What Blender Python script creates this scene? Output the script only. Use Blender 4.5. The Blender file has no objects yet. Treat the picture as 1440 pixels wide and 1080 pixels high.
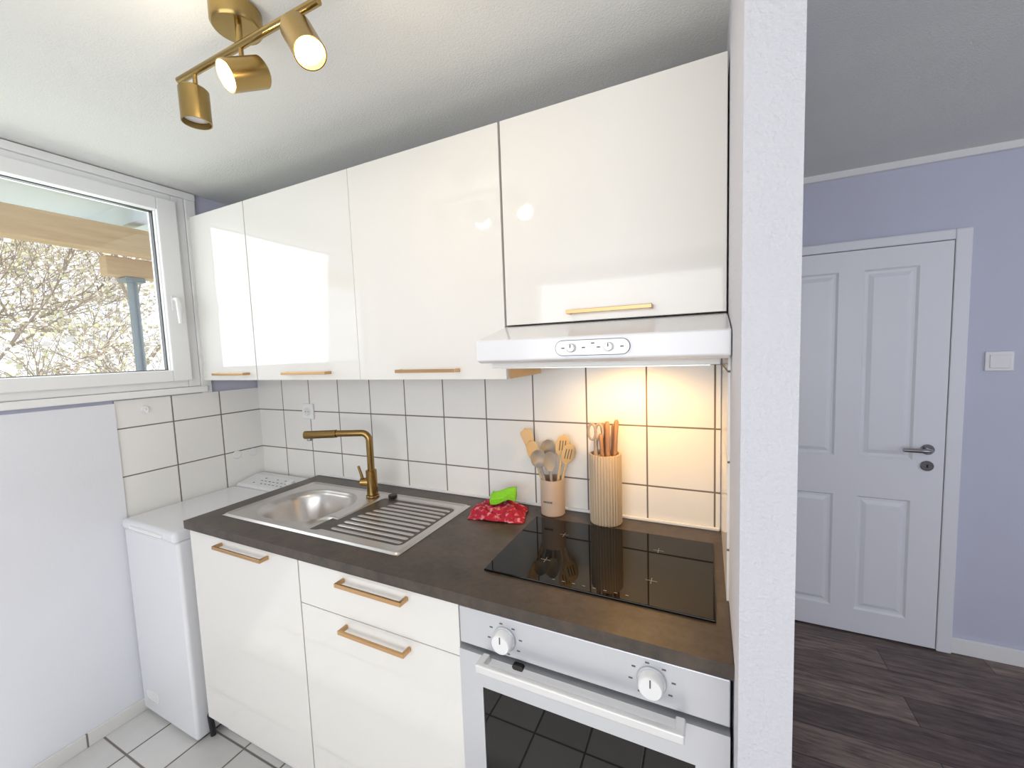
import bpy, bmesh, random
from math import *
from mathutils import Vector, Matrix, noise
random.seed(7)
Z0=0.9
S=bpy.context.scene
COL=S.collection
# ---------------------------------------------------------------- materials
def lin(c):
    return tuple(((v/12.92) if v<=0.04045 else ((v+0.055)/1.055)**2.4) for v in c)
def hexc(h):
    return lin(tuple(int(h[i:i+2],16)/255 for i in (0,2,4)))
class N:
    def __init__(s,name):
        s.m=bpy.data.materials.new(name); s.m.use_nodes=True; s.t=s.m.node_tree
        s.b=s.t.nodes['Principled BSDF']; s.o=s.t.nodes['Material Output']
    def n(s,ty,**k):
        x=s.t.nodes.new(ty)
        for a,b in k.items(): setattr(x,a,b)
        return x
    def l(s,a,b): s.t.links.new(a,b)
    def math(s,op,a,b=None,c=None):
        x=s.n('ShaderNodeMath',operation=op)
        for i,v in enumerate((a,b,c)):
            if v is None: continue
            if isinstance(v,(int,float)): x.inputs[i].default_value=v
            else: s.l(v,x.inputs[i])
        return x.outputs[0]
    def mix(s,f,a,b):
        x=s.n('ShaderNodeMix',data_type='RGBA')
        for sock,v in ((x.inputs[0],f),(x.inputs[6],a),(x.inputs[7],b)):
            if isinstance(v,(int,float)): sock.default_value=v
            elif isinstance(v,tuple): sock.default_value=(*v[:3],1)
            else: s.l(v,sock)
        return x.outputs[2]
    def pos(s): return s.n('ShaderNodeNewGeometry').outputs['Position']
    def noise(s,scale,detail=3,vec=None,rough=.5,sc=None):
        x=s.n('ShaderNodeTexNoise'); x.inputs['Scale'].default_value=scale; x.inputs['Detail'].default_value=detail; x.inputs['Roughness'].default_value=rough
        v=vec or s.pos()
        if sc:
            mp=s.n('ShaderNodeMapping'); mp.inputs['Scale'].default_value=sc; s.l(v,mp.inputs[0]); v=mp.outputs[0]
        s.l(v,x.inputs['Vector']); return x.outputs['Fac']
    def bump(s,h,strength=.3,dist=.01):
        x=s.n('ShaderNodeBump'); x.inputs['Strength'].default_value=strength; x.inputs['Distance'].default_value=dist
        s.l(h,x.inputs['Height']); s.l(x.outputs[0],s.b.inputs['Normal'])
def setp(b,col=None,rough=None,metal=None,coat=None,spec=None):
    if col is not None: b.inputs['Base Color'].default_value=(*col,1)
    if rough is not None: b.inputs['Roughness'].default_value=rough
    if metal is not None: b.inputs['Metallic'].default_value=metal
    if coat is not None: b.inputs['Coat Weight'].default_value=coat; b.inputs['Coat Roughness'].default_value=.03
    if spec is not None: b.inputs['Specular IOR Level'].default_value=spec
def simple(name,h,rough=.5,metal=0,coat=0,nz=0,nscale=40,bump=0,spec=None):
    k=N(name); c=hexc(h); setp(k.b,c,rough,metal,coat,spec)
    f=k.noise(nscale,4)
    if nz:
        k.l(k.mix(f,tuple(v*(1-nz) for v in c),tuple(min(1,v*(1+nz)) for v in c)),k.b.inputs['Base Color'])
    if bump: k.bump(f,bump,.003)
    return k.m
def emis(name,c,st):
    k=N(name); setp(k.b,c,.5); k.b.inputs['Emission Color'].default_value=(*c,1); k.b.inputs['Emission Strength'].default_value=st; return k.m
def tilemat(name,ua,va,u0,v0,s,base,grout,g=.0035,rough=.15,var=.04,bumpst=.5):
    k=N(name); sp=k.n('ShaderNodeSeparateXYZ'); k.l(k.pos(),sp.inputs[0])
    ax={'x':0,'y':1,'z':2}
    fs=[];ids=[]
    for a,o in ((ua,u0),(va,v0)):
        q=k.math('DIVIDE',k.math('SUBTRACT',sp.outputs[ax[a]],o),s)
        fr=k.math('ABSOLUTE',k.math('SUBTRACT',k.math('FRACT',k.math('ADD',q,100)),.5))
        mr=k.n('ShaderNodeMapRange'); mr.inputs[1].default_value=.5-g/s; mr.inputs[2].default_value=.5-g/s*.45
        k.l(fr,mr.inputs[0]); fs.append(mr.outputs[0]); ids.append(k.math('FLOOR',k.math('ADD',q,100)))
    mask=k.math('MAXIMUM',fs[0],fs[1])
    cb=k.n('ShaderNodeCombineXYZ'); k.l(ids[0],cb.inputs[0]); k.l(ids[1],cb.inputs[1])
    wn=k.n('ShaderNodeTexWhiteNoise'); k.l(cb.outputs[0],wn.inputs[0])
    b=hexc(base); nz=k.noise(14,5)
    c1=k.mix(k.math('MULTIPLY',k.math('ADD',wn.outputs[0],nz),.5),tuple(v*(1-var) for v in b),tuple(min(1,v*(1+var)) for v in b))
    k.l(k.mix(mask,c1,hexc(grout)),k.b.inputs['Base Color'])
    k.l(k.math('ADD',k.math('MULTIPLY',mask,.6),rough),k.b.inputs['Roughness'])
    k.bump(k.math('SUBTRACT',1,mask),bumpst,.002)
    return k.m
def wallpaint(name,h,sc=90,st=.35,rough=.8):
    k=N(name); c=hexc(h); setp(k.b,c,rough)
    f=k.noise(sc,4,rough=.6); f2=k.noise(3,2)
    k.l(k.mix(f2,tuple(v*.95 for v in c),tuple(min(1,v*1.03) for v in c)),k.b.inputs['Base Color'])
    k.bump(f,st,.008); return k.m
M={}
M['ceil']=wallpaint('ceiling_plaster','e4e5e2',190,.30)
M['wall']=wallpaint('wall_paint_white','e4e6ec',150,.12)
M['lav']=wallpaint('wall_paint_lavender','c4c6d8',170,.10)
M['col']=wallpaint('column_rough_plaster','d0d0d6',130,.5)
M['tileB']=tilemat('wall_tile_back','x','z',-.0234,.323+Z0,.2024,'e9e7e3','70655e')
M['tileL']=tilemat('wall_tile_left','y','z',-.157,.323+Z0,.2024,'ecebe8','70655e')
M['tileF']=tilemat('floor_tile','x','y',-.05,-.11,.2,'d3d2d0','77706b',g=.005,rough=.25,var=.12)
M['gloss']=simple('high_gloss_white','e4e2dd',.05,0,.25,spec=.5)
M['white']=simple('white_plastic','e8e8e8',.3)
M['whitem']=simple('white_enamel','e2e3e7',.2,0,.3)
M['carc']=simple('cabinet_melamine','dedcd8',.5)
M['brass']=simple('brushed_brass','a28a58',.26,1,nz=.08,nscale=200)
M['fbrass']=simple('faucet_brass','9a7d4c',.24,1,nz=.08,nscale=200)
M['hbrass']=simple('handle_brass','c8a276',.34,1,nz=.06,nscale=200)
M['steel']=simple('brushed_steel','d6d2cf',.32,1,nz=.06,nscale=150)
M['chrome']=simple('satin_nickel','a5a3a5',.25,1)
M['silver']=simple('oven_silver','c9cbd0',.35,.5)
M['silverl']=simple('oven_handle_silver','dcdcdc',.3,.3)
M['blackgl']=simple('black_glass','030303',.02,0,0,spec=.3)
M['black']=simple('black_plastic','141414',.4)
M['mark']=simple('print_marks','5a5a5c',.5)
M['hobmark']=simple('hob_marks','8a8a8a',.4)
M['pvc']=simple('window_pvc','eceded',.3)
M['door']=simple('door_lacquer','e4e5ec',.35)
def timber(name,a,b,sc):
    k=N(name); f=k.noise(6,6,sc=sc,rough=.65); k.l(k.mix(f,hexc(a),hexc(b)),k.b.inputs['Base Color']); setp(k.b,None,.65); k.bump(f,.2,.003); return k.m
M['timber']=timber('porch_timber','b08d62','e0c49c',(4,.6,6))
M['woodu']=timber('utensil_wood','b98f55','d4b37d',(10,10,2))
M['woodk']=timber('knife_handle_wood','946a4c','b48c6c',(10,10,2))
M['spruce']=timber('cabinet_edge_wood','d8b98a','e8cfa5',(3,3,3))
def worktop():
    k=N('worktop_dark_stone'); f=k.noise(9,8,rough=.7); g=k.noise(60,4)
    r=k.n('ShaderNodeValToRGB'); e=r.color_ramp.elements; e[0].position=.3; e[0].color=(*hexc('282321'),1); e[1].position=.72; e[1].color=(*hexc('5a4d42'),1)
    k.l(k.math('ADD',k.math('MULTIPLY',f,.75),k.math('MULTIPLY',g,.25)),r.inputs[0]); k.l(r.outputs[0],k.b.inputs['Base Color'])
    setp(k.b,None,.36); k.bump(g,.15,.002); return k.m
M['top']=worktop()
def woodfloor():
    k=N('floor_dark_planks'); p=k.pos()
    br=k.n('ShaderNodeTexBrick'); br.offset=.37; k.l(p,br.inputs['Vector'])
    for a,v in (('Scale',1),('Mortar Size',.0015),('Brick Width',1.1),('Row Height',.15),('Bias',0)): br.inputs[a].default_value=v
    br.inputs['Color1'].default_value=(*hexc('5c4f4c'),1); br.inputs['Color2'].default_value=(*hexc('86776f'),1); br.inputs['Mortar'].default_value=(*hexc('2a2423'),1)
    f=k.noise(5,8,sc=(1.2,9,1),rough=.7); r=k.n('ShaderNodeValToRGB'); e=r.color_ramp.elements; e[0].position=.36; e[0].color=(.35,.32,.32,1); e[1].position=.66; e[1].color=(1.35,1.3,1.28,1); k.l(f,r.inputs[0])
    mx=k.n('ShaderNodeMix',data_type='RGBA',blend_type='MULTIPLY'); mx.inputs[0].default_value=1; k.l(br.outputs[0],mx.inputs[6]); k.l(r.outputs[0],mx.inputs[7]); k.l(mx.outputs[2],k.b.inputs['Base Color'])
    setp(k.b,None,.4); k.bump(f,.1,.003); return k.m
M['wood']=woodfloor()
def glassm():
    k=N('window_glass'); t=k.n('ShaderNodeBsdfTransparent'); g=k.n('ShaderNodeBsdfGlossy'); g.inputs['Roughness'].default_value=.01; m=k.n('ShaderNodeMixShader'); m.inputs[0].default_value=.05
    k.l(t.outputs[0],m.inputs[1]); k.l(g.outputs[0],m.inputs[2]); k.l(m.outputs[0],k.o.inputs[0]); return k.m
M['glass']=glassm()
M['bulb']=emis('lamp_warm_lens',(1,.66,.25),9)
M['bulbw']=emis('lamp_white_lens',(1,.88,.62),14)
M['hoodl']=emis('hood_lens',(1,.75,.35),15)
M['beige']=simple('ribbed_beige_ceramic','b3a088',.5)
M['crock']=simple('crock_ceramic','b9a391',.45)
M['grey']=simple('utensil_silicone','a39d95',.5)
M['tan']=simple('utensil_tan','cdb388',.5)
M['sciss']=simple('scissor_grip','a99689',.4)
def cloth():
    k=N('red_cloth'); f=k.noise(55,3); r=k.n('ShaderNodeValToRGB'); e=r.color_ramp.elements; e[0].position=.52; e[0].color=(*hexc('a3122f'),1); e[1].position=.66; e[1].color=(*hexc('d98a96'),1); k.l(f,r.inputs[0]); k.l(r.outputs[0],k.b.inputs['Base Color']); setp(k.b,None,.8); k.bump(f,.5,.004); return k.m
M['cloth']=cloth()
M['sponge']=simple('green_sponge','84d42a',.85,nz=.25,nscale=220,bump=.6)
M['bark']=simple('bark','a89a8d',.9,nz=.3)
M['bloss']=simple('blossom','fbf0ea',.8,nz=.1,nscale=3)
M['leaf']=simple('young_leaf','e4e0b8',.8,nz=.3,nscale=3)
M['grass']=simple('lawn','b6bf9c',.95,nz=.3,nscale=3)
M['roof']=simple('porch_roof_panel','dfe5ea',.5)
M['galv']=simple('galvanised_steel','8b9499',.45,.5)
# ---------------------------------------------------------------- builders
def grp(name,loc=(0,0,0)):
    e=bpy.data.objects.new(name,None); e.empty_display_size=.05; COL.objects.link(e); e.location=(loc[0],loc[1],loc[2]+Z0); return e
def finish(name,bm,mat,par=None,smooth=False,loc=None):
    me=bpy.data.meshes.new(name); 
    bmesh.ops.recalc_face_normals(bm,faces=bm.faces)
    if bm.verts:
        mn=Vector([min(v.co[i] for v in bm.verts) for i in range(3)]); mx=Vector([max(v.co[i] for v in bm.verts) for i in range(3)]); c=(mn+mx)/2
    else: c=Vector()
    for v in bm.verts: v.co-=c
    bm.to_mesh(me); bm.free()
    if smooth:
        for p in me.polygons: p.use_smooth=True
    ms=mat if isinstance(mat,list) else [mat]
    for m in ms: me.materials.append(m)
    o=bpy.data.objects.new(name,me); COL.objects.link(o); o.location=c+Vector((0,0,Z0))
    if par: o.parent=par; o.location=o.location-par.location
    return o
def addbox(bm,x0,x1,y0,y1,z0,z1,mi=0):
    vs=[bm.verts.new((x,y,z)) for x in (x0,x1) for y in (y0,y1) for z in (z0,z1)]
    for f in ((0,1,3,2),(4,6,7,5),(0,4,5,1),(2,3,7,6),(0,2,6,4),(1,5,7,3)):
        fc=bm.faces.new([vs[i] for i in f]); fc.material_index=mi
def box(name,x0,x1,y0,y1,z0,z1,mat,par=None,bev=0,seg=2):
    bm=bmesh.new(); addbox(bm,x0,x1,y0,y1,z0,z1)
    if bev: bmesh.ops.bevel(bm,geom=bm.edges[:],offset=bev,segments=seg,affect='EDGES',profile=.5)
    o=finish(name,bm,mat,par)
    return o
def boxes(name,L,mat,par=None):
    bm=bmesh.new()
    for b in L: addbox(bm,*b)
    return finish(name,bm,mat,par)
def lathe(name,prof,base,axis,mat,par=None,seg=40,rib=None,cap=True):
    ax=Vector(axis).normalized(); t=Vector((1,0,0)) if abs(ax.x)<.9 else Vector((0,1,0)); a=ax.cross(t).normalized(); b=ax.cross(a)
    bm=bmesh.new(); rings=[]
    for r,h in prof:
        ring=[]
        for i in range(seg):
            th=2*pi*i/seg; rr=r*(1+(rib[1]*(cos(th*rib[0])) if rib and h>rib[2] and h<rib[3] else 0))
            ring.append(bm.verts.new(Vector(base)+ax*h+(a*cos(th)+b*sin(th))*rr))
        rings.append(ring)
    for k in range(len(rings)-1):
        for i in range(seg):
            j=(i+1)%seg; bm.faces.new((rings[k][i],rings[k][j],rings[k+1][j],rings[k+1][i]))
    if cap: bm.faces.new(rings[0][::-1]); bm.faces.new(rings[-1])
    o=finish(name,bm,mat,par,True)
    m=o.modifiers.new('es','EDGE_SPLIT'); m.split_angle=radians(40)
    return o
def tube(name,pts,rad,mat,par=None,seg=16,fl=1.0):
    P=[Vector(p) for p in pts]; n=len(P); R=rad if isinstance(rad,list) else [rad]*n
    bm=bmesh.new(); rings=[]; up=None
    for i in range(n):
        d=(P[min(i+1,n-1)]-P[max(i-1,0)]).normalized()
        if up is None:
            t=Vector((0,0,1)) if abs(d.z)<.9 else Vector((1,0,0)); up=(t-d*t.dot(d)).normalized()
        else: up=(up-d*up.dot(d)).normalized()
        s=d.cross(up)
        rings.append([bm.verts.new(P[i]+(up*cos(2*pi*k/seg)*fl+s*sin(2*pi*k/seg))*R[i]) for k in range(seg)])
    for k in range(n-1):
        for i in range(seg):
            j=(i+1)%seg; bm.faces.new((rings[k][i],rings[k][j],rings[k+1][j],rings[k+1][i]))
    bm.faces.new(rings[0][::-1]); bm.faces.new(rings[-1])
    o=finish(name,bm,mat,par,True)
    m=o.modifiers.new('es','EDGE_SPLIT'); m.split_angle=radians(50)
    return o
def cyl(name,c,r,h,axis,mat,par=None,bev=.002,seg=32):
    return lathe(name,[(r-bev,0),(r,bev),(r,h-bev),(r-bev,h)],c,axis,mat,par,seg)
def prism(name,pts,axis_lo,axis_hi,mat,par,bev=0):
    bm=bmesh.new(); A=[bm.verts.new((p[0],p[1],axis_lo)) for p in pts]; B=[bm.verts.new((p[0],p[1],axis_hi)) for p in pts]
    bm.faces.new(A); bm.faces.new(B[::-1])
    for i in range(len(pts)): j=(i+1)%len(pts); bm.faces.new((A[i],A[j],B[j],B[i]))
    o=finish(name,bm,mat,par)
    if bev: b=o.modifiers.new('b','BEVEL'); b.width=bev; b.segments=2
    return o
def handle(par,x0,x1,z,yf,mat,dz=.0055,out=.032,t=.007,bev=.0012,name='handle'):
    w=.009 if t<.01 else .018
    pts=[(x0,yf),(x0,yf-out),(x1,yf-out),(x1,yf),(x1-w,yf),(x1-w,yf-out+t),(x0+w,yf-out+t),(x0+w,yf)]
    return prism(name,pts,z-dz,z+dz,mat,par,bev)
# ---------------------------------------------------------------- room shell
XL=-2.252; YB=.045; ZC=1.38; ZF=-.9; YD=1.158; XR=2.6; YS=-3.0
boxes('floor',[(XL-.1,.04,YS-.1,YB+.1,ZF-.1,ZF)],M['tileF'])
boxes('floor_hall',[(.04,XR+.1,YS-.1,YD+.1,ZF-.1,ZF),(-2.3,.04,YB+.1,YD+.1,ZF-.1,ZF)],M['wood'])
box('ceiling',XL-.12,XR+.1,YS-.1,YD+.1,ZC,ZC+.1,M['ceil'])
box('wall_back',XL-.12,.075,YB,YB+.1,ZF,ZC,M['lav'])
wy0,wy1,wz0,wz1=-1.46,-.235,.475,1.345
X0=XL-.12
boxes('wall_left',[(X0,XL,YS,wy0,ZF,ZC),(X0,XL,wy1,YB,ZF,ZC),(X0,XL,wy0,wy1,ZF,wz0),(X0,XL,wy0,wy1,wz1,ZC)],M['lav'])
boxes('wall_left_panel',[(XL,XL+.014,-2.9,-.56,ZF,.43)],M['wall'])
boxes('wall_tiles_back',[(XL+.008,-.008,YB-.006,YB,-.03,.66)],M['tileB'])
boxes('wall_tiles_left',[(XL,XL+.008,-.56,YB-.006,ZF,.44)],M['tileL'])
boxes('wall_tiles_right',[(-.005,0,-.35,YB,0,.555)],M['tileL'])
boxes('wall_column',[(0,.073,-.655,YB,ZF,ZC)],M['col'])
box('wall_hall',-2.3,XR+.1,YD,YD+.1,ZF,ZC,M['lav'])
box('wall_right',XR,XR+.1,YS,YD,ZF,ZC,M['lav'])
boxes('wall_south',[(XL-.12,-1.6,YS-.1,YS,ZF,ZC),(1.6,XR+.1,YS-.1,YS,ZF,ZC),(-1.6,1.6,YS-.1,YS,ZF,-.1),(-1.6,1.6,YS-.1,YS,1.25,ZC)],M['wall'])  # unseen wall behind the camera; opening added to let fill light in
boxes('trim_cornice',[(-2.3,XR,YD-.022,YD,ZC-.03,ZC)],M['white'])
box('baseboard_hall',.99,XR,YD-.014,YD,ZF,ZF+.075,M['white'],bev=.003)
box('baseboard_left',XL+.014,XL+.024,-2.9,-.562,ZF,ZF+.055,tilemat('skirting_tile','y','z',-.157,ZF+.06+Z0,.3,'dcdbd8','77706b',g=.004),bev=.002)
# ---------------------------------------------------------------- window
W=grp('window_1',(XL,-.85,.9))
def frame(name,y0,y1,z0,z1,x0,x1,wl,wr,wb,wt,mat,par):
    bm=bmesh.new()
    addbox(bm,x0,x1,y0,y0+wl,z0,z1); addbox(bm,x0,x1,y1-wr,y1,z0,z1); addbox(bm,x0,x1,y0+wl,y1-wr,z0,z0+wb); addbox(bm,x0,x1,y0+wl,y1-wr,z1-wt,z1)
    o=finish(name,bm,mat,par); b=o.modifiers.new('b','BEVEL'); b.width=.004; b.segments=2; return o
frame('outer_frame',wy0,wy1,wz0,wz1,XL-.09,XL+.012,.05,.05,.04,.035,M['pvc'],W)
frame('sash',wy0+.04,wy1-.04,wz0+.03,wz1-.028,XL-.06,XL+.028,.075,.075,.05,.055,M['pvc'],W)
frame('glazing_bead',wy0+.105,wy1-.105,wz0+.07,wz1-.073,XL-.05,XL+.012,.014,.014,.012,.012,M['pvc'],W)
frame('gasket',wy0+.118,wy1-.118,wz0+.081,wz1-.084,XL-.03,XL-.004,.004,.004,.004,.004,M['black'],W)
box('glass',XL-.024,XL-.018,wy0+.118,wy1-.118,wz0+.08,wz1-.08,M['glass'],W)
box('sill',XL,XL+.03,wy0-.05,wy1+.02,.445,.474,M['pvc'],W,.004)
box('head_casing',XL,XL+.02,wy0-.05,wy1+.045,wz1,ZC-.004,M['pvc'],W,.003)
box('side_casing',XL,XL+.016,wy1+.001,wy1+.045,.44,wz1,M['pvc'],W,.003)
hy=-.322
box('handle_plate',XL+.028,XL+.036,hy-.012,hy+.012,.82,.89,M['white'],W,.004)
tube('handle_lever',[(XL+.034,hy,.875),(XL+.06,hy,.873),(XL+.066,hy,.855),(XL+.064,hy+.002,.81),(XL+.06,hy+.005,.765)],[.009,.009,.01,.009,.008],M['white'],W)
# exterior
PR=grp('porch_roof',(-3.3,0,1.5))
box('roof_panel',-4.2,XL-.14,-2.5,2.5,1.56,1.58,M['roof'],PR)
for i in range(6): box('rafter',-4.2,XL-.14,-2.3+i*.75,-2.24+i*.75,1.44,1.56,M['roof'],PR)
PB=grp('porch_beam',(-3.2,0,1.32))
box('beam_main',-3.26,-3.14,-2.6,1.6,1.25,1.40,M['timber'],PB,.006)
box('beam_lower',-3.36,-3.27,-.15,1.6,1.13,1.245,M['timber'],PB,.006)
PP=grp('porch_post',(-3.3,-.02,0))
tube('pole',[(-3.31,-.02,-2.9),(-3.31,-.02,1.12)],.026,M['galv'],PP)
box('post_cap',-3.36,-3.26,-.07,.03,1.10,1.128,M['galv'],PP,.003)
box('post_base',-3.38,-3.24,-.09,.05,-2.92,-2.89,M['galv'],PP,.003)
box('garden_ground',-30,-4.3,-20,20,-3,-2.92,M['grass'])
TR=grp('blossom_tree',(-6.5,.6,-2.9))
cu=bpy.data.curves.new('branches','CURVE'); cu.dimensions='3D'; cu.bevel_depth=1; cu.bevel_resolution=1
tips=[]
def branch(p,d,L,r,lv):
    sp=cu.splines.new('POLY'); n=6; sp.points.add(n-1); q=p.copy(); dd=d.copy()
    for i in range(n):
        sp.points[i].co=(*q,1); sp.points[i].radius=r*(1-.6*i/(n-1))
        if i<n-1:
            dd=(dd+Vector([random.uniform(-.25,.25) for _ in range(3)])).normalized(); q=q+dd*L/(n-1)
        if lv<=2: tips.append(q.copy())
        if lv>0 and i>=1:
            for _ in range(2 if lv<4 else 1):
                nd=(dd+Vector([random.uniform(-1,1),random.uniform(-1,1),random.uniform(-.5,.8)])*.9).normalized()
                branch(q,nd,L*.62,r*.5,lv-1)
for bx,by in ((-6.3,-.1),(-7.4,1.5)):
    branch(Vector((bx,by,-2.9)),Vector((0,0,1)),3.4,.06,4)
cu.materials.append(M['bark'])
co=bpy.data.objects.new('branches',cu); COL.objects.link(co); co.parent=TR; co.location=Vector((0,0,Z0))-TR.location
bm=bmesh.new(); random.shuffle(tips)
for t in tips[:24000]+tips[:20000]:
    c=t+Vector([random.gauss(0,.06) for _ in range(3)]); a=Vector([random.gauss(0,1) for _ in range(3)]).normalized(); b=a.orthogonal().normalized(); s=random.uniform(.014,.032)
    a2=a.cross(b)
    f=bm.faces.new([bm.verts.new(c+b*s),bm.verts.new(c+a2*s),bm.verts.new(c-b*s),bm.verts.new(c-a2*s)]); f.material_index=random.random()<.4
finish('blossoms',bm,[M['bloss'],M['leaf']],TR)
# ---------------------------------------------------------------- hall door
D=grp('door_1',(.575,YD,0))
dx0,dx1,dz1=.215,.935,1.005
bm=bmesh.new(); addbox(bm,dx0-.062,dx0,YD-.028,YD,ZF,dz1+.045); addbox(bm,dx1,dx1+.055,YD-.028,YD,ZF,dz1+.045); addbox(bm,dx0,dx1,YD-.028,YD,dz1,dz1+.045)
o=finish('door_frame',bm,M['door'],D); b=o.modifiers.new('b','BEVEL'); b.width=.006; b.segments=2
box('leaf_core',dx0+.003,dx1-.003,YD-.012,YD-.001,ZF+.008,dz1-.003,M['door'],D)
xs=[dx0+.003,.325,.528,.623,.822,dx1-.003]; zs=[ZF+.008,-.77,-.184,.012,.908,dz1-.003]
bm=bmesh.new()
for i in range(5):
    for j in range(5):
        if i in(1,3) and j in (1,3):
            a0,a1,b0,b1=xs[i],xs[i+1],zs[j],zs[j+1]
            yF=YD-.024
            rings=[(0,yF),(.008,yF+.010),(.02,yF+.010),(.038,yF+.002),(.04,yF+.002)]
            pr=None
            for off,yy in rings:
                vv=[bm.verts.new(c) for c in ((a0+off,yy,b0+off),(a1-off,yy,b0+off),(a1-off,yy,b1-off),(a0+off,yy,b1-off))]
                if pr:
                    for k in range(4): bm.faces.new((pr[k],pr[(k+1)%4],vv[(k+1)%4],vv[k]))
                pr=vv
            bm.faces.new(pr)
        else:
            bm.faces.new([bm.verts.new(c) for c in ((xs[i],YD-.024,zs[j]),(xs[i+1],YD-.024,zs[j]),(xs[i+1],YD-.024,zs[j+1]),(xs[i],YD-.024,zs[j+1]))])
finish('leaf_panels',bm,M['door'],D)
for hz in (-.74,.86): cyl('hinge',(dx0-.002,YD-.034,hz),.007,.07,(0,0,1),M['chrome'],D)
cyl('rose',(.873,YD-.024,.066),.024,.008,(0,-1,0),M['chrome'],D)
cyl('key_rose',(.873,YD-.024,-.011),.024,.008,(0,-1,0),M['chrome'],D)
box('keyhole',.870,.876,YD-.0335,YD-.031,-.018,-.004,M['black'],D)
tube('lever',[(.873,YD-.03,.066),(.873,YD-.06,.066),(.866,YD-.068,.066),(.83,YD-.07,.066),(.775,YD-.068,.066)],[.009,.009,.010,.0095,.009],M['chrome'],D)
SW=grp('light_switch',(1.1,YD,.467))
box('plate',1.055,1.145,YD-.009,YD,.425,.51,M['white'],SW,.004)
box('rocker',1.068,1.132,YD-.014,YD-.008,.438,.497,M['white'],SW,.003)
# ---------------------------------------------------------------- wall cabinets
YU=-.242
def wallcab(x0,x1,z0,z1,hx0,hx1,hz,gl=.0015,gr=.0015):
    g=grp('wall_cabinet',((x0+x1)/2,-.1,z0)); t=.016; yb=YB-.008
    bm=bmesh.new(); y0=YU+.02
    addbox(bm,x0,x0+t,y0,yb,z0,z1); addbox(bm,x1-t,x1,y0,yb,z0,z1); addbox(bm,x0+t,x1-t,y0,yb,z0,z0+t); addbox(bm,x0+t,x1-t,y0,yb,z1-t,z1); addbox(bm,x0+t,x1-t,yb-.005,yb,z0+t,z1-t)
    finish('carcass',bm,M['carc'],g)
    box('door',x0+gl,x1-gr,YU,YU+.018,z0,z1,M['gloss'],g,.0012)
    handle(g,hx0,hx1,hz,YU,M['hbrass'])
    return g
zb,zt=.5016,1.2523
wallcab(-2.193,-1.8,zb,zt,-2.076,-1.846,.530)
wallcab(-1.798,-1.201,zb,zt,-1.60,-1.347,.530,gr=.0003)
g=wallcab(-1.20,-.597,zb,zt,-1.008,-.764,.532,gl=.0003)
box('bare_edge',-.5972,-.5955,YU+.02,YB-.01,zb,zb+.05,M['spruce'],g)
wallcab(-.593,-.003,.664,zt,-.396,-.171,.688)
box('trim_filler',XL+.008,-2.195,YU+.02,YU+.036,zb,zt,M['carc'])
# ---------------------------------------------------------------- range hood
H=grp('range_hood',(-.3,-.2,.6))
bm=bmesh.new()
prof=[(YB-.01,.660),(-.235,.660),(-.262,.655),(-.42,.616),(-.42,.563),(-.40,.556),(YB-.01,.556)]
A=[bm.verts.new((-.597,y,z)) for y,z in prof]; B=[bm.verts.new((-.002,y,z)) for y,z in prof]
bm.faces.new(A); bm.faces.new(B[::-1])
for i in range(len(prof)):
    j=(i+1)%len(prof); bm.faces.new((A[i],A[j],B[j],B[i]))
o=finish('canopy',bm,M['whitem'],H); b=o.modifiers.new('b','BEVEL'); b.width=.0035; b.segments=3; b.limit_method='ANGLE'
box('filter_frame',-.58,-.02,-.37,.02,.542,.556,M['carc'],H,.002)
boxes('filter_grille',[(-.56,-.04,-.35+i*.02,-.342+i*.02,.539,.542) for i in range(14)],M['steel'],H)
def pill(name,cx,cz,hw,hh,y0,y1,mat,par):
    bm=bmesh.new(); seg=12; pts=[]
    for s,c in ((1,cx+hw-hh),(-1,cx-hw+hh)):
        for i in range(seg+1):
            a=-pi/2+pi*i/seg; pts.append((c+s*cos(a)*hh,cz+s*sin(a)*hh))
    F=[bm.verts.new((p[0],y0,p[1])) for p in pts]; G=[bm.verts.new((p[0],y1,p[1])) for p in pts]
    bm.faces.new(F); bm.faces.new(G[::-1])
    for i in range(len(F)): j=(i+1)%len(F); bm.faces.new((F[i],F[j],G[j],G[i]))
    return finish(name,bm,mat,par)
pill('control_rim',-.288,.589,.088,.0185,-.4225,-.418,M['mark'],H)
pill('control_panel',-.288,.589,.0865,.017,-.424,-.42,M['silverl'],H)
for kx in (-.335,-.247): cyl('knob',(kx,-.423,.589),.0105,.012,(0,-1,0),M['silverl'],H); box('knob_mark',kx-.001,kx+.001,-.4362,-.435,.589,.597,M['black'],H)
for i,kx in enumerate((-.36,-.31,-.275,-.222,-.288)): box('print',kx,kx+.008,-.4246,-.4238,.5875 if i<4 else .597,.5905 if i<4 else .6,M['mark'],H)
cyl('lamp_lens',(-.255,-.18,.5405),.03,.004,(0,0,-1),M['hoodl'],H)
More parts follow.
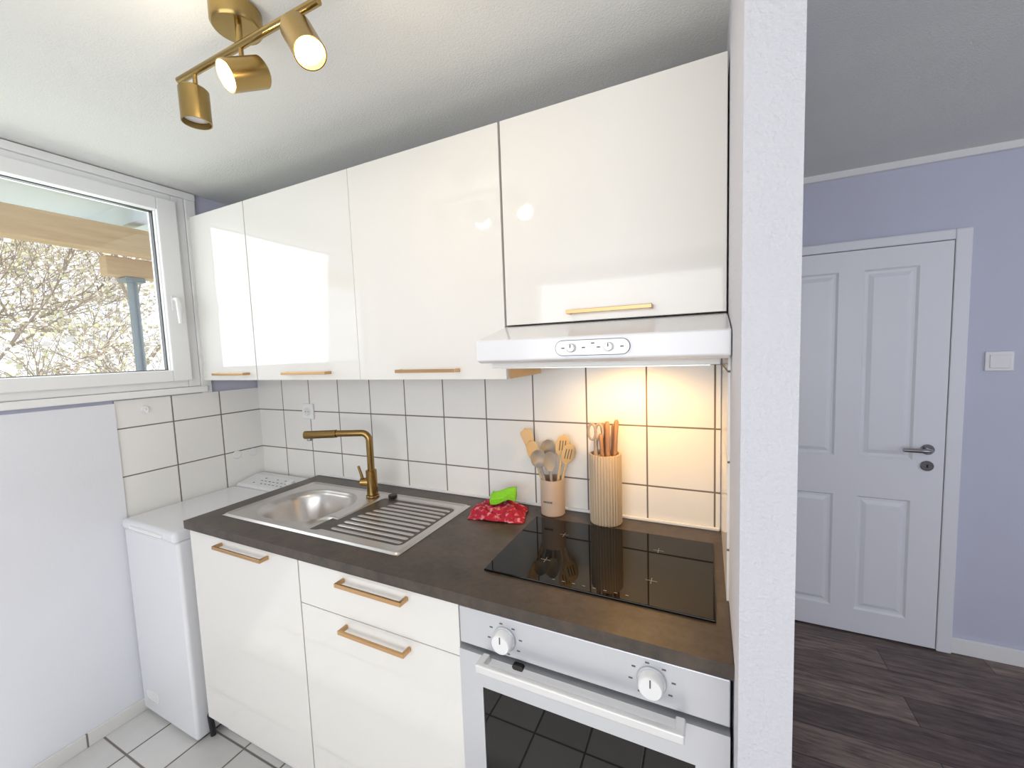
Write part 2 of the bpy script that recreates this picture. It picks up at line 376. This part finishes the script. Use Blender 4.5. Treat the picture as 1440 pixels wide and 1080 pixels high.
# ---------------------------------------------------------------- base cabinets
YFt=-.5587; YF=-.549
def basecab(x0,x1,fronts,handles):
    g=grp('base_cabinet',((x0+x1)/2,-.25,ZF)); t=.016; z0,z1=-.80,-.0305; y0=YF+.019; yb=YB-.03
    bm=bmesh.new()
    addbox(bm,x0,x0+t,y0,yb,z0,z1); addbox(bm,x1-t,x1,y0,yb,z0,z1); addbox(bm,x0+t,x1-t,y0,yb,z0,z0+t); addbox(bm,x0+t,x1-t,yb-.006,yb,z0+t,z1)
    addbox(bm,x0+t,x1-t,y0,y0+.05,z1-t,z1)
    finish('carcass',bm,M['carc'],g)
    for (a,b) in fronts: box('front',x0+.0015,x1-.0015,YF,YF+.018,a,b,M['gloss'],g,.0012)
    for (a,b,z) in handles: handle(g,a,b,z,YF,M['hbrass'],.006)
    for lx in (x0+.05,x1-.05):
        for ly in (-.43,-.06): cyl('leg',(lx,ly,ZF),.018,.10,(0,0,1),M['black'],g)
    box('plinth',x0,x1,-.485,-.47,ZF+.002,-.802,M['carc'],g)
    return g
basecab(-1.795,-1.197,[(-.787,-.034)],[(-1.599,-1.337,-.057)])
basecab(-1.195,-.603,[(-.787,-.176),(-.1735,-.034)],[(-1.004,-.763,-.060),(-1.004,-.763,-.202)])
# ---------------------------------------------------------------- countertop
hx0,hx1,hy0,hy1=-1.69,-1.285,-.445,-.10
x0,x1=-1.81,-.001
WT=grp('countertop',(-.9,-.25,0))
boxes('slab',[(x0,x1,YFt,hy0,-.03,0),(x0,x1,hy1,YB-.007,-.03,0),(x0,hx0,hy0,hy1,-.03,0),(hx1,x1,hy0,hy1,-.03,0)],M['top'],WT)
box('rear_seal',x0,x1-.009,YB-.016,YB-.0065,.0005,.010,M['white'],WT,.002)
# ---------------------------------------------------------------- sink
SK=grp('kitchen_sink',(-1.3,-.26,0))
sx0,sx1,sy0,sy1=-1.725,-.862,-.472,-.058
def rr(x,y,cx,cy,hx,hy,r):
    qx=abs(x-cx)-hx+r; qy=abs(y-cy)-hy+r
    return sqrt(max(qx,0)**2+max(qy,0)**2)+min(max(qx,qy),0)-r
def sm(a,b,t):
    t=min(1,max(0,(t-a)/(b-a))); return t*t*(3-2*t)
def sinkz(x,y):
    e=-rr(x,y,(sx0+sx1)/2,(sy0+sy1)/2,(sx1-sx0)/2,(sy1-sy0)/2,.02)
    z=.001+.006*sm(0,.008,e)-.004*sm(.010,.02,e)
    d=rr(x,y,-1.495,-.27,.17,.148,.125)
    z-=.012*sm(.012,-.008,d)+.125*sm(-.004,-.055,d)
    q=rr(x,y,-1.075,-.262,.185,.165,.03)
    o=rr(x,y,-1.285,-.385,.055,.05,.045)
    z-=.010*sm(.006,-.014,o)
    z-=.004*sm(0,-.012,q)
    if q<-.012:
        w=sm(-.012,-.03,q)
        xs_=-1.215+.30*max(0,(y+.30))
        st=sm(xs_-.01,xs_+.012,x)
        z+=.0035*w*st*sm(-.2,.6,cos(2*pi*(y+.43)/.0295))
    return z
nx,ny=260,200
bm=bmesh.new(); G=[[bm.verts.new((sx0+(sx1-sx0)*i/nx,sy0+(sy1-sy0)*j/ny,0)) for j in range(ny+1)] for i in range(nx+1)]
for row in G:
    for v in row: v.co.z=sinkz(v.co.x,v.co.y)
for i in range(nx):
    for j in range(ny): bm.faces.new((G[i][j],G[i+1][j],G[i+1][j+1],G[i][j+1]))
o=finish('basin_and_drainer',bm,M['steel'],SK,True)
cyl('drain_ring',(-1.495,-.27,-.1345),.042,.003,(0,0,1),M['chrome'],SK)
cyl('drain_strainer',(-1.495,-.27,-.132),.026,.004,(0,0,1),M['black'],SK)
tube('drain_pipe',[(-1.495,-.27,-.14),(-1.495,-.27,-.3)],.025,M['white'],SK)
cyl('waste_knob',(-1.215,-.095,.003),.018,.012,(0,0,1),M['black'],SK)
# ---------------------------------------------------------------- faucet
F=grp('kitchen_faucet',(-1.31,-.12,.004))
fx,fy=-1.305,-.115
FB=M['fbrass']
cyl('base_flange',(fx,fy,.004),.027,.008,(0,0,1),FB,F)
cyl('body',(fx,fy,.012),.022,.105,(0,0,1),FB,F)
R_=.03; tx,ty=-1.560,-.215; dv=Vector((tx-fx,ty-fy,0)); L=dv.length; dv.normalize()
zt_=.272; pts=[Vector((fx,fy,.11)),Vector((fx,fy,.18)),Vector((fx,fy,zt_-R_))]
for i in range(1,9):
    a=pi/2*i/8; pts.append(Vector((fx,fy,zt_-R_))+dv*R_*(1-cos(a))+Vector((0,0,R_*sin(a))))
pts.append(Vector((fx,fy,zt_))+dv*(L*.5))
tube('riser_and_spout',pts,.0135,FB,F,24)
tube('pullout_head',[Vector((fx,fy,zt_))+dv*(L*.5),Vector((fx,fy,zt_-.001))+dv*(L*.56),Vector((fx,fy,zt_-.003))+dv*L],[.0165,.0165,.0165],FB,F,24)
cyl('aerator',tuple(Vector((fx,fy,zt_-.015))+dv*(L-.02)),.012,.012,(0,0,-1),M['chrome'],F)
cyl('side_boss',(fx,fy,.066),.018,.046,(-.9,-.43,0),FB,F)
tube('lever',[Vector((fx,fy,.066))+Vector((-.9,-.43,0))*.036,Vector((fx,fy,.09))+Vector((-.9,-.43,0))*.04,Vector((fx,fy,.135))+Vector((-.9,-.43,0))*.052],[.006,.006,.005],FB,F)
# ---------------------------------------------------------------- hob
HB=grp('induction_hob',(-.3,-.25,0))
box('glass_plate',-.588,-.028,-.445,-.072,.0005,.006,M['blackgl'],HB,.0018)
bm=bmesh.new()
for cx,cy in ((-.45,-.34),(-.45,-.175),(-.17,-.34),(-.17,-.175)):
    s=.014
    addbox(bm,cx-s,cx+s,cy-.0006,cy+.0006,.006,.0063); addbox(bm,cx-.0006,cx+.0006,cy-s,cy+s,.006,.0063)
for i in range(8): addbox(bm,-.40+i*.026,-.393+i*.026,-.425,-.423,.006,.0063)
finish('print_marks',bm,M['hobmark'],HB)
# ---------------------------------------------------------------- oven
O=grp('oven',(-.3,-.25,-.4))
ox0,ox1=-.598,-.006
box('body',ox0+.01,ox1-.01,-.50,.0,-.62,-.036,M['silver'],O)
box('control_panel',ox0,ox1,-.555,-.50,-.128,-.034,M['silver'],O,.002)
box('vent_gap',ox0+.006,ox1-.006,-.535,-.50,-.142,-.128,M['black'],O)
frame_bm=bmesh.new()
dy0,dy1=-.562,-.525; dzt,dzb=-.140,-.625; gx0,gx1,gzt,gzb=-.535,-.065,-.222,-.56
addbox(frame_bm,ox0,gx0,dy0,dy1,dzb,dzt); addbox(frame_bm,gx1,ox1,dy0,dy1,dzb,dzt); addbox(frame_bm,gx0,gx1,dy0,dy1,gzt,dzt); addbox(frame_bm,gx0,gx1,dy0,dy1,dzb,gzb)
finish('door_frame',frame_bm,M['silver'],O)
box('door_glass',gx0,gx1,dy0+.003,dy0+.008,gzb,gzt,M['blackgl'],O)
box('lower_panel',ox0,ox1,YF,YF+.018,-.787,-.63,M['gloss'],O,.0012)
box('plinth',ox0,ox1,-.485,-.47,ZF+.002,-.79,M['carc'],O)
boxes('side_support',[(ox0,ox0+.009,-.5,0,-.80,-.62),(ox1-.009,ox1,-.5,0,-.80,-.62)],M['carc'],O)
handle(O,-.528,-.082,-.140,dy0,M['silverl'],.010,.043,.013,.003,'door_handle')
for kx,kz in ((-.474,-.086),(-.145,-.080)):
    cyl('knob_ring',(kx,-.555,kz),.029,.004,(0,-1,0),M['silver'],O)
    lathe('knob',[(.024,0),(.0235,.018),(.021,.021),(.0,.0215)],(kx,-.559,kz),(0,-1,0),M['white'],O,cap=False)
    box('knob_pointer',kx-.0012,kx+.0012,-.5815,-.578,kz+.004,kz+.02,M['mark'],O)
    n=8
    bm=bmesh.new()
    for i in range(n):
        a=2*pi*i/n+.2; rx=.042; px_,pz_=kx+cos(a)*rx,kz+sin(a)*min(rx,.036)
        addbox(bm,px_-.004,px_+.004,-.5556,-.555,pz_-.0016,pz_+.0016)
    finish('dial_print',bm,M['mark'],O)
pill('door_badge',-.438,-.128-.012,.014,.006,-.566,-.555,M['black'],O)
# ---------------------------------------------------------------- washing machine
WM=grp('washing_machine',(-2.03,-.27,ZF))
a0,a1,b0,b1=-2.232,-1.828,-.578,.02
box('body',a0,a1,b0,b1,ZF+.015,-.085,M['whitem'],WM,.012,4)
box('top_lid',a0+.002,a1-.002,b0-.008,-.13,-.088,-.045,M['whitem'],WM,.016,5)
box('lid_grip',-2.15,-1.91,b0-.014,b0+.01,-.074,-.060,M['white'],WM,.004)
bm=bmesh.new()
pf=[(-.128,-.085),(-.128,-.047),(-.115,-.038),(b1-.04,-.018),(b1,-.018),(b1,-.085)]
A=[bm.verts.new((a0+.002,y,z)) for y,z in pf]; B=[bm.verts.new((a1-.002,y,z)) for y,z in pf]; bm.faces.new(A); bm.faces.new(B[::-1])
for i in range(len(pf)): j=(i+1)%len(pf); bm.faces.new((A[i],A[j],B[j],B[i]))
o=finish('control_fascia',bm,M['whitem'],WM); b=o.modifiers.new('b','BEVEL'); b.width=.004; b.segments=2
def zfas(y): return -.038+(y+.115)/( (b1-.04)+.115)*.02
bm=bmesh.new()
for i in range(9):
    for j in range(3):
        xx=-2.14+i*.03; yy=-.095+j*.024; zz=zfas(yy)+.0004
        if random.random()<.75: addbox(bm,xx,xx+.012,yy,yy+.004,zz,zz+.0012)
finish('control_print',bm,M['mark'],WM)
cyl('dial',(-1.9,-.06,zfas(-.06)),.02,.014,(0,-.12,1),M['white'],WM)
for fx_ in (a0+.04,a1-.04):
    for fy_ in (b0+.04,b1-.04): cyl('foot',(fx_,fy_,ZF),.018,.02,(0,0,1),M['black'],WM)
pill('kick_cover',-2.14,-.8,.05,.022,b0-.002,b0+.004,M['white'],WM)
HS=grp('drain_hose',(-1.812,-.5,-.8))
tube('hose',[(-1.812,-.53,-.888),(-1.812,-.535,-.80),(-1.812,-.50,-.74),(-1.812,-.40,-.72)],.010,M['black'],HS)
# ---------------------------------------------------------------- utensil crock
U=grp('utensil_holder',(-.54,-.008,0))
ux,uy=-.545,-.012
lathe('crock',[(.040,.0005),(.043,.004),(.0435,.125),(.0425,.13),(.040,.13),(.039,.02),(.0,.018)],(ux,uy,0),(0,0,1),M['crock'],U,48,cap=False)
boxes('label',[(ux-.018+i*.0055,ux-.015+i*.0055,uy-.0450,uy-.0425,.052,.058) for i in range(6)],M['mark'],U)
def utensil(x,y,tx,ty,h,kind,mat,hm=None):
    b=Vector((ux+x,uy+y,.03)); t=Vector((ux+tx,uy+ty,h)); d=(t-b).normalized()
    tube('utensil_handle',[b,b.lerp(t,.5),t],[.0055,.005,.0048],hm or mat,U,10)
    side=Vector((.80,.6,0)); side=(side-d*side.dot(d)).normalized(); nn=d.cross(side)
    bm=bmesh.new(); nu,nv=12,24
    hw,hl,th={'spoon':(.023,.038,.006),'ladle':(.028,.034,.012),'spatula':(.024,.044,.003),'slot':(.026,.040,.004)}[kind]
    c=t+d*hl*.9
    rings=[]
    for i in range(nu+1):
        u=-1+2*i/nu; w=sqrt(max(0,1-abs(u)**(2.2 if kind!='spatula' else 6)))
        if kind=='spatula': w*= .6+.4*(u+1)/2
        ring=[]
        for k in range(nv):
            cs,sn=cos(2*pi*k/nv),sin(2*pi*k/nv)
            cup=-th*1.6*(1-(u*u))*(1-cs*cs*w*w) if kind in('spoon','ladle') else 0
            ring.append(bm.verts.new(c+d*hl*u+side*hw*w*cs-nn*cup+nn*(max(.0016,th*.3)*max(w,.2)*sn)))
        rings.append(ring)
    for a in range(nu):
        for k in range(nv): j=(k+1)%nv; bm.faces.new((rings[a][k],rings[a][j],rings[a+1][j],rings[a+1][k]))
    bm.faces.new(rings[0][::-1]); bm.faces.new(rings[-1])
    finish('utensil_head',bm,mat,U,True)
    if kind=='slot':
        for q in (-.010,0,.010):
            for sg in (-1,1):
                pc=c+side*q+nn*.0012*sg
                tube('slot_mark',[pc-d*.018,pc+d*.018],.0018,M['mark'],U,6)
utensil(-.01,.005,-.075,.0,.225,'spatula',M['tan'],M['woodu'])
utensil(-.005,-.01,-.055,-.012,.195,'spoon',M['tan'])
utensil(0,-.012,-.030,-.03,.175,'ladle',M['grey'])
utensil(.005,-.01,.006,-.030,.165,'spoon',M['grey'])
utensil(.008,0,.036,.0,.215,'slot',M['tan'])
utensil(.01,.01,.050,.008,.185,'slot',M['tan'])
utensil(-.002,.012,-.016,.016,.20,'ladle',M['grey'])
# ---------------------------------------------------------------- knife block
K=grp('knife_block',(-.352,-.014,0))
kx,ky=-.353,-.018
lathe('ribbed_holder',[(.048,.0005),(.0515,.004),(.0515,.232),(.050,.236),(.045,.236),(.044,.225),(.0,.224)],(kx,ky,0),(0,0,1),M['beige'],K,192,rib=(32,.03,.003,.2335),cap=False)
def kn(x,y,tx,ty,h,r=.010):
    b=Vector((kx+x,ky+y,.222)); t=Vector((kx+tx,ky+ty,h))
    tube('knife_handle',[b,b.lerp(t,.15),b.lerp(t,.6),b.lerp(t,.93),t],[r*.8,r,r*.95,r*1.15,r*.7],M['woodk'],K,12,.7)
kn(.012,-.012,.012,-.016,.345,.011); kn(.032,.0,.040,-.002,.35,.010); kn(-.002,.012,-.010,.012,.335); kn(.022,.018,.026,.02,.33); kn(-.004,-.02,-.008,-.026,.305,.009)
for s in (-1,1):
    pts=[]
    c=Vector((kx-.026+s*.012,ky-.018,.31))
    for i in range(21):
        a=2*pi*i/20; pts.append(c+Vector((cos(a)*.0125,0,sin(a)*.026)))
    tube('scissor_ring',pts,.0045,M['sciss'],K,8)
tube('scissor_shank',[(kx-.026,ky-.018,.215),(kx-.026,ky-.018,.288)],.007,M['sciss'],K,8)
# ---------------------------------------------------------------- cloth + sponge
C=grp('dish_cloth',(-.73,-.08,0)); bm=bmesh.new(); n=90; cx,cy=-.730,-.085
G=[]
ca,sa=cos(.45),sin(.45)
for i in range(n+1):
    row=[]
    for j in range(n+1):
        u,v=-1+2*i/n,-1+2*j/n
        r=(abs(u)**4+abs(v)**4)**.25
        wu=.12*noise.noise(Vector((u*1.7,v*1.7,7))); wv=.14*noise.noise(Vector((u*1.7,v*1.7,11)))
        fold=.014*abs(sin(4.2*u+2.5*noise.noise(Vector((u*1.5,v*1.5,2)))))*(1-r**3)
        h=.016*(1-r**3)+fold+.018*abs(noise.noise(Vector((u*3.0,v*3.0,1))))*(1.1-r**3)+.006*noise.noise(Vector((u*8,v*8,5)))
        X=(u+wu)*.112; Y=(v+wv)*.080
        row.append(bm.verts.new((cx+X*ca-Y*sa*.6,cy+X*sa*.35+Y*ca,max(.0012,h+.004))))
    G.append(row)
for i in range(n):
    for j in range(n): bm.faces.new((G[i][j],G[i+1][j],G[i+1][j+1],G[i][j+1]))
o=finish('crumpled_cloth',bm,M['cloth'],C,True); m=o.modifiers.new('s','SOLIDIFY'); m.thickness=.002; m.offset=1
g=grp('sponge',(-.708,-.078,.066)); bm=bmesh.new(); addbox(bm,-.046,.046,-.032,.032,-.010,.009)
bmesh.ops.subdivide_edges(bm,edges=bm.edges[:],cuts=7,use_grid_fill=True)
for v in bm.verts:
    x,y,z=v.co; v.co.z+=.007*sin(x*55)+.006*noise.noise(v.co*40); v.co.y*=1-.2*cos(x*40); v.co.x+=.003*noise.noise(v.co*50+Vector((3,0,0)))
o=finish('foam',bm,M['sponge'],None,True); o.parent=g; o.location=(0,0,0); g.rotation_euler=(.18,-.06,.3)
# ---------------------------------------------------------------- outlet, plugs
OU=grp('wall_outlet',(-1.853,YB,.322)); yo=YB-.006
box('plate',-1.893,-1.813,yo-.010,yo,.283,.362,M['white'],OU,.004)
cyl('socket_well',(-1.853,yo-.010,.322),.021,.002,(0,-1,0),M['carc'],OU)
for q in (-.009,.009): cyl('pin_hole',(-1.853+q,yo-.0123,.322),.0025,.0012,(0,-1,0),M['black'],OU,.0003,12)
for i,(py,pz) in enumerate(((-.10,.105),(-.02,.10))):
    g=grp('wall_plug_cap',(XL+.008,py,pz)); cyl('cap',(XL+.008,py,pz),.02,.008,(1,0,0),M['white'],g)
g=grp('wall_hook',(XL+.008,-.46,.39)); cyl('base',(XL+.008,-.46,.395),.014,.006,(1,0,0),M['white'],g)
tube('hook',[(XL+.012,-.46,.395),(XL+.022,-.46,.38),(XL+.034,-.46,.383),(XL+.036,-.46,.395)],.004,M['white'],g)
# ---------------------------------------------------------------- ceiling spotlight
CL=grp('ceiling_spotlight',(-.99,-.735,ZC))
lathe('canopy_cup',[(.046,0),(.052,.004),(.052,.038),(.048,.044),(.0,.045)],(-1.01,-.722,ZC-.001),(0,0,-1),M['brass'],CL,48,cap=False)
tube('stem',[(-.985,-.735,ZC-.03),(-.985,-.735,1.285)],.007,M['brass'],CL)
yr=-.740; zr=1.279
tube('rail',[(-1.221,yr,zr),(-.730,yr,zr)],.008,M['brass'],CL)
def spot(x,lampc,d,lit,ln=.085):
    d=Vector(d).normalized(); c=Vector(lampc)
    tube('arm',[(x,yr,zr),(x,yr,zr-.04)],.005,M['brass'],CL)
    st=c-d*.042
    lathe('lamp_head',[(.0,0),(.027,.0),(.031,.004),(.031,ln),(.0285,ln),(.0285,ln-.016)],st,d,M['brass'],CL,40,cap=False)
    lathe('lamp_lens',[(.0285,0),(.02,.004),(0,.006)],st+d*(ln-.014),d,lit if lit else M['white'],CL,32,cap=False)
    return st+d*(ln+.01),d
spot(-1.155,(-1.155,yr-.005,1.196),(.02,-.0,-1),None,.078)
p1=spot(-.975,(-.950,yr-.012,1.205),(-.24,-.82,-.48),M['bulbw'])
p2=spot(-.79,(-.768,yr-.01,1.212),(.55,-.12,-.80),M['bulb'])
# ---------------------------------------------------------------- lights
def light(name,ty,loc,energy,col,size=None,sy=None,d=None,**k):
    l=bpy.data.lights.new(name,ty); l.energy=energy; l.color=col
    if ty=='AREA':
        l.shape='RECTANGLE'; l.size=size; l.size_y=sy or size
    elif size is not None: l.shadow_soft_size=size
    for a,b in k.items(): setattr(l,a,b)
    o=bpy.data.objects.new(name,l); COL.objects.link(o); o.location=(loc[0],loc[1],loc[2]+Z0)
    if d: o.rotation_euler=Vector(d).to_track_quat('-Z','Y').to_euler()
    return o
light('spot_lamp_light','POINT',p1[0],3.2,(1,.88,.70),.03)
light('spot_lamp_light','POINT',p2[0],2.4,(1,.74,.46),.03)
light('hood_lamp_light','SPOT',(-.255,-.14,.53),7.5,(1,.56,.16),.03,d=(0,.25,-1),spot_size=radians(160),spot_blend=.8)
light('south_fill_light','AREA',(0,YS-.02,.57),25,(1,.985,.98),3.1,1.3,d=(0,1,0))  # added fill from behind the camera, placed in the invented wall opening
light('kitchen_window_light','AREA',(XL-.5,-.85,.95),10,(.88,.94,1),1.2,.9,d=(1,0,-.1))
light('hall_fill_light','AREA',(XR-.05,-.6,.5),11,(.86,.88,1),1.6,1.4,d=(-1,0,0))  # added cool fill for the hall, out of view; wall_right has no window
sn=light('sun','SUN',(-5,-5,6),4,(1,.96,.9),.02,d=(-.35,.6,-.6)); sn.data.angle=.02
w=bpy.data.worlds.new('World'); S.world=w; w.use_nodes=True
bg=w.node_tree.nodes['Background']; bg.inputs[0].default_value=(.88,.94,1,1); bg.inputs[1].default_value=1.6
S.view_settings.view_transform='Standard'; S.view_settings.look='None'; S.view_settings.exposure=.14
# ---------------------------------------------------------------- camera
yaw,pit,rol=.4468,-.0798,-.0360
f=Vector((-sin(yaw)*cos(pit),cos(yaw)*cos(pit),sin(pit))); r0=f.cross(Vector((0,0,1))).normalized(); u0=r0.cross(f)
r=r0*cos(rol)+u0*sin(rol); u=-r0*sin(rol)+u0*cos(rol)
cam=bpy.data.cameras.new('camera'); cam.sensor_width=36; cam.lens=573.77/1440*36; cam.clip_start=.02
c=bpy.data.objects.new('camera',cam); COL.objects.link(c)
m=Matrix((( r.x,u.x,-f.x,-.0468),(r.y,u.y,-f.y,-1.3568),(r.z,u.z,-f.z,.586+Z0),(0,0,0,1)))
c.matrix_world=m; S.camera=c
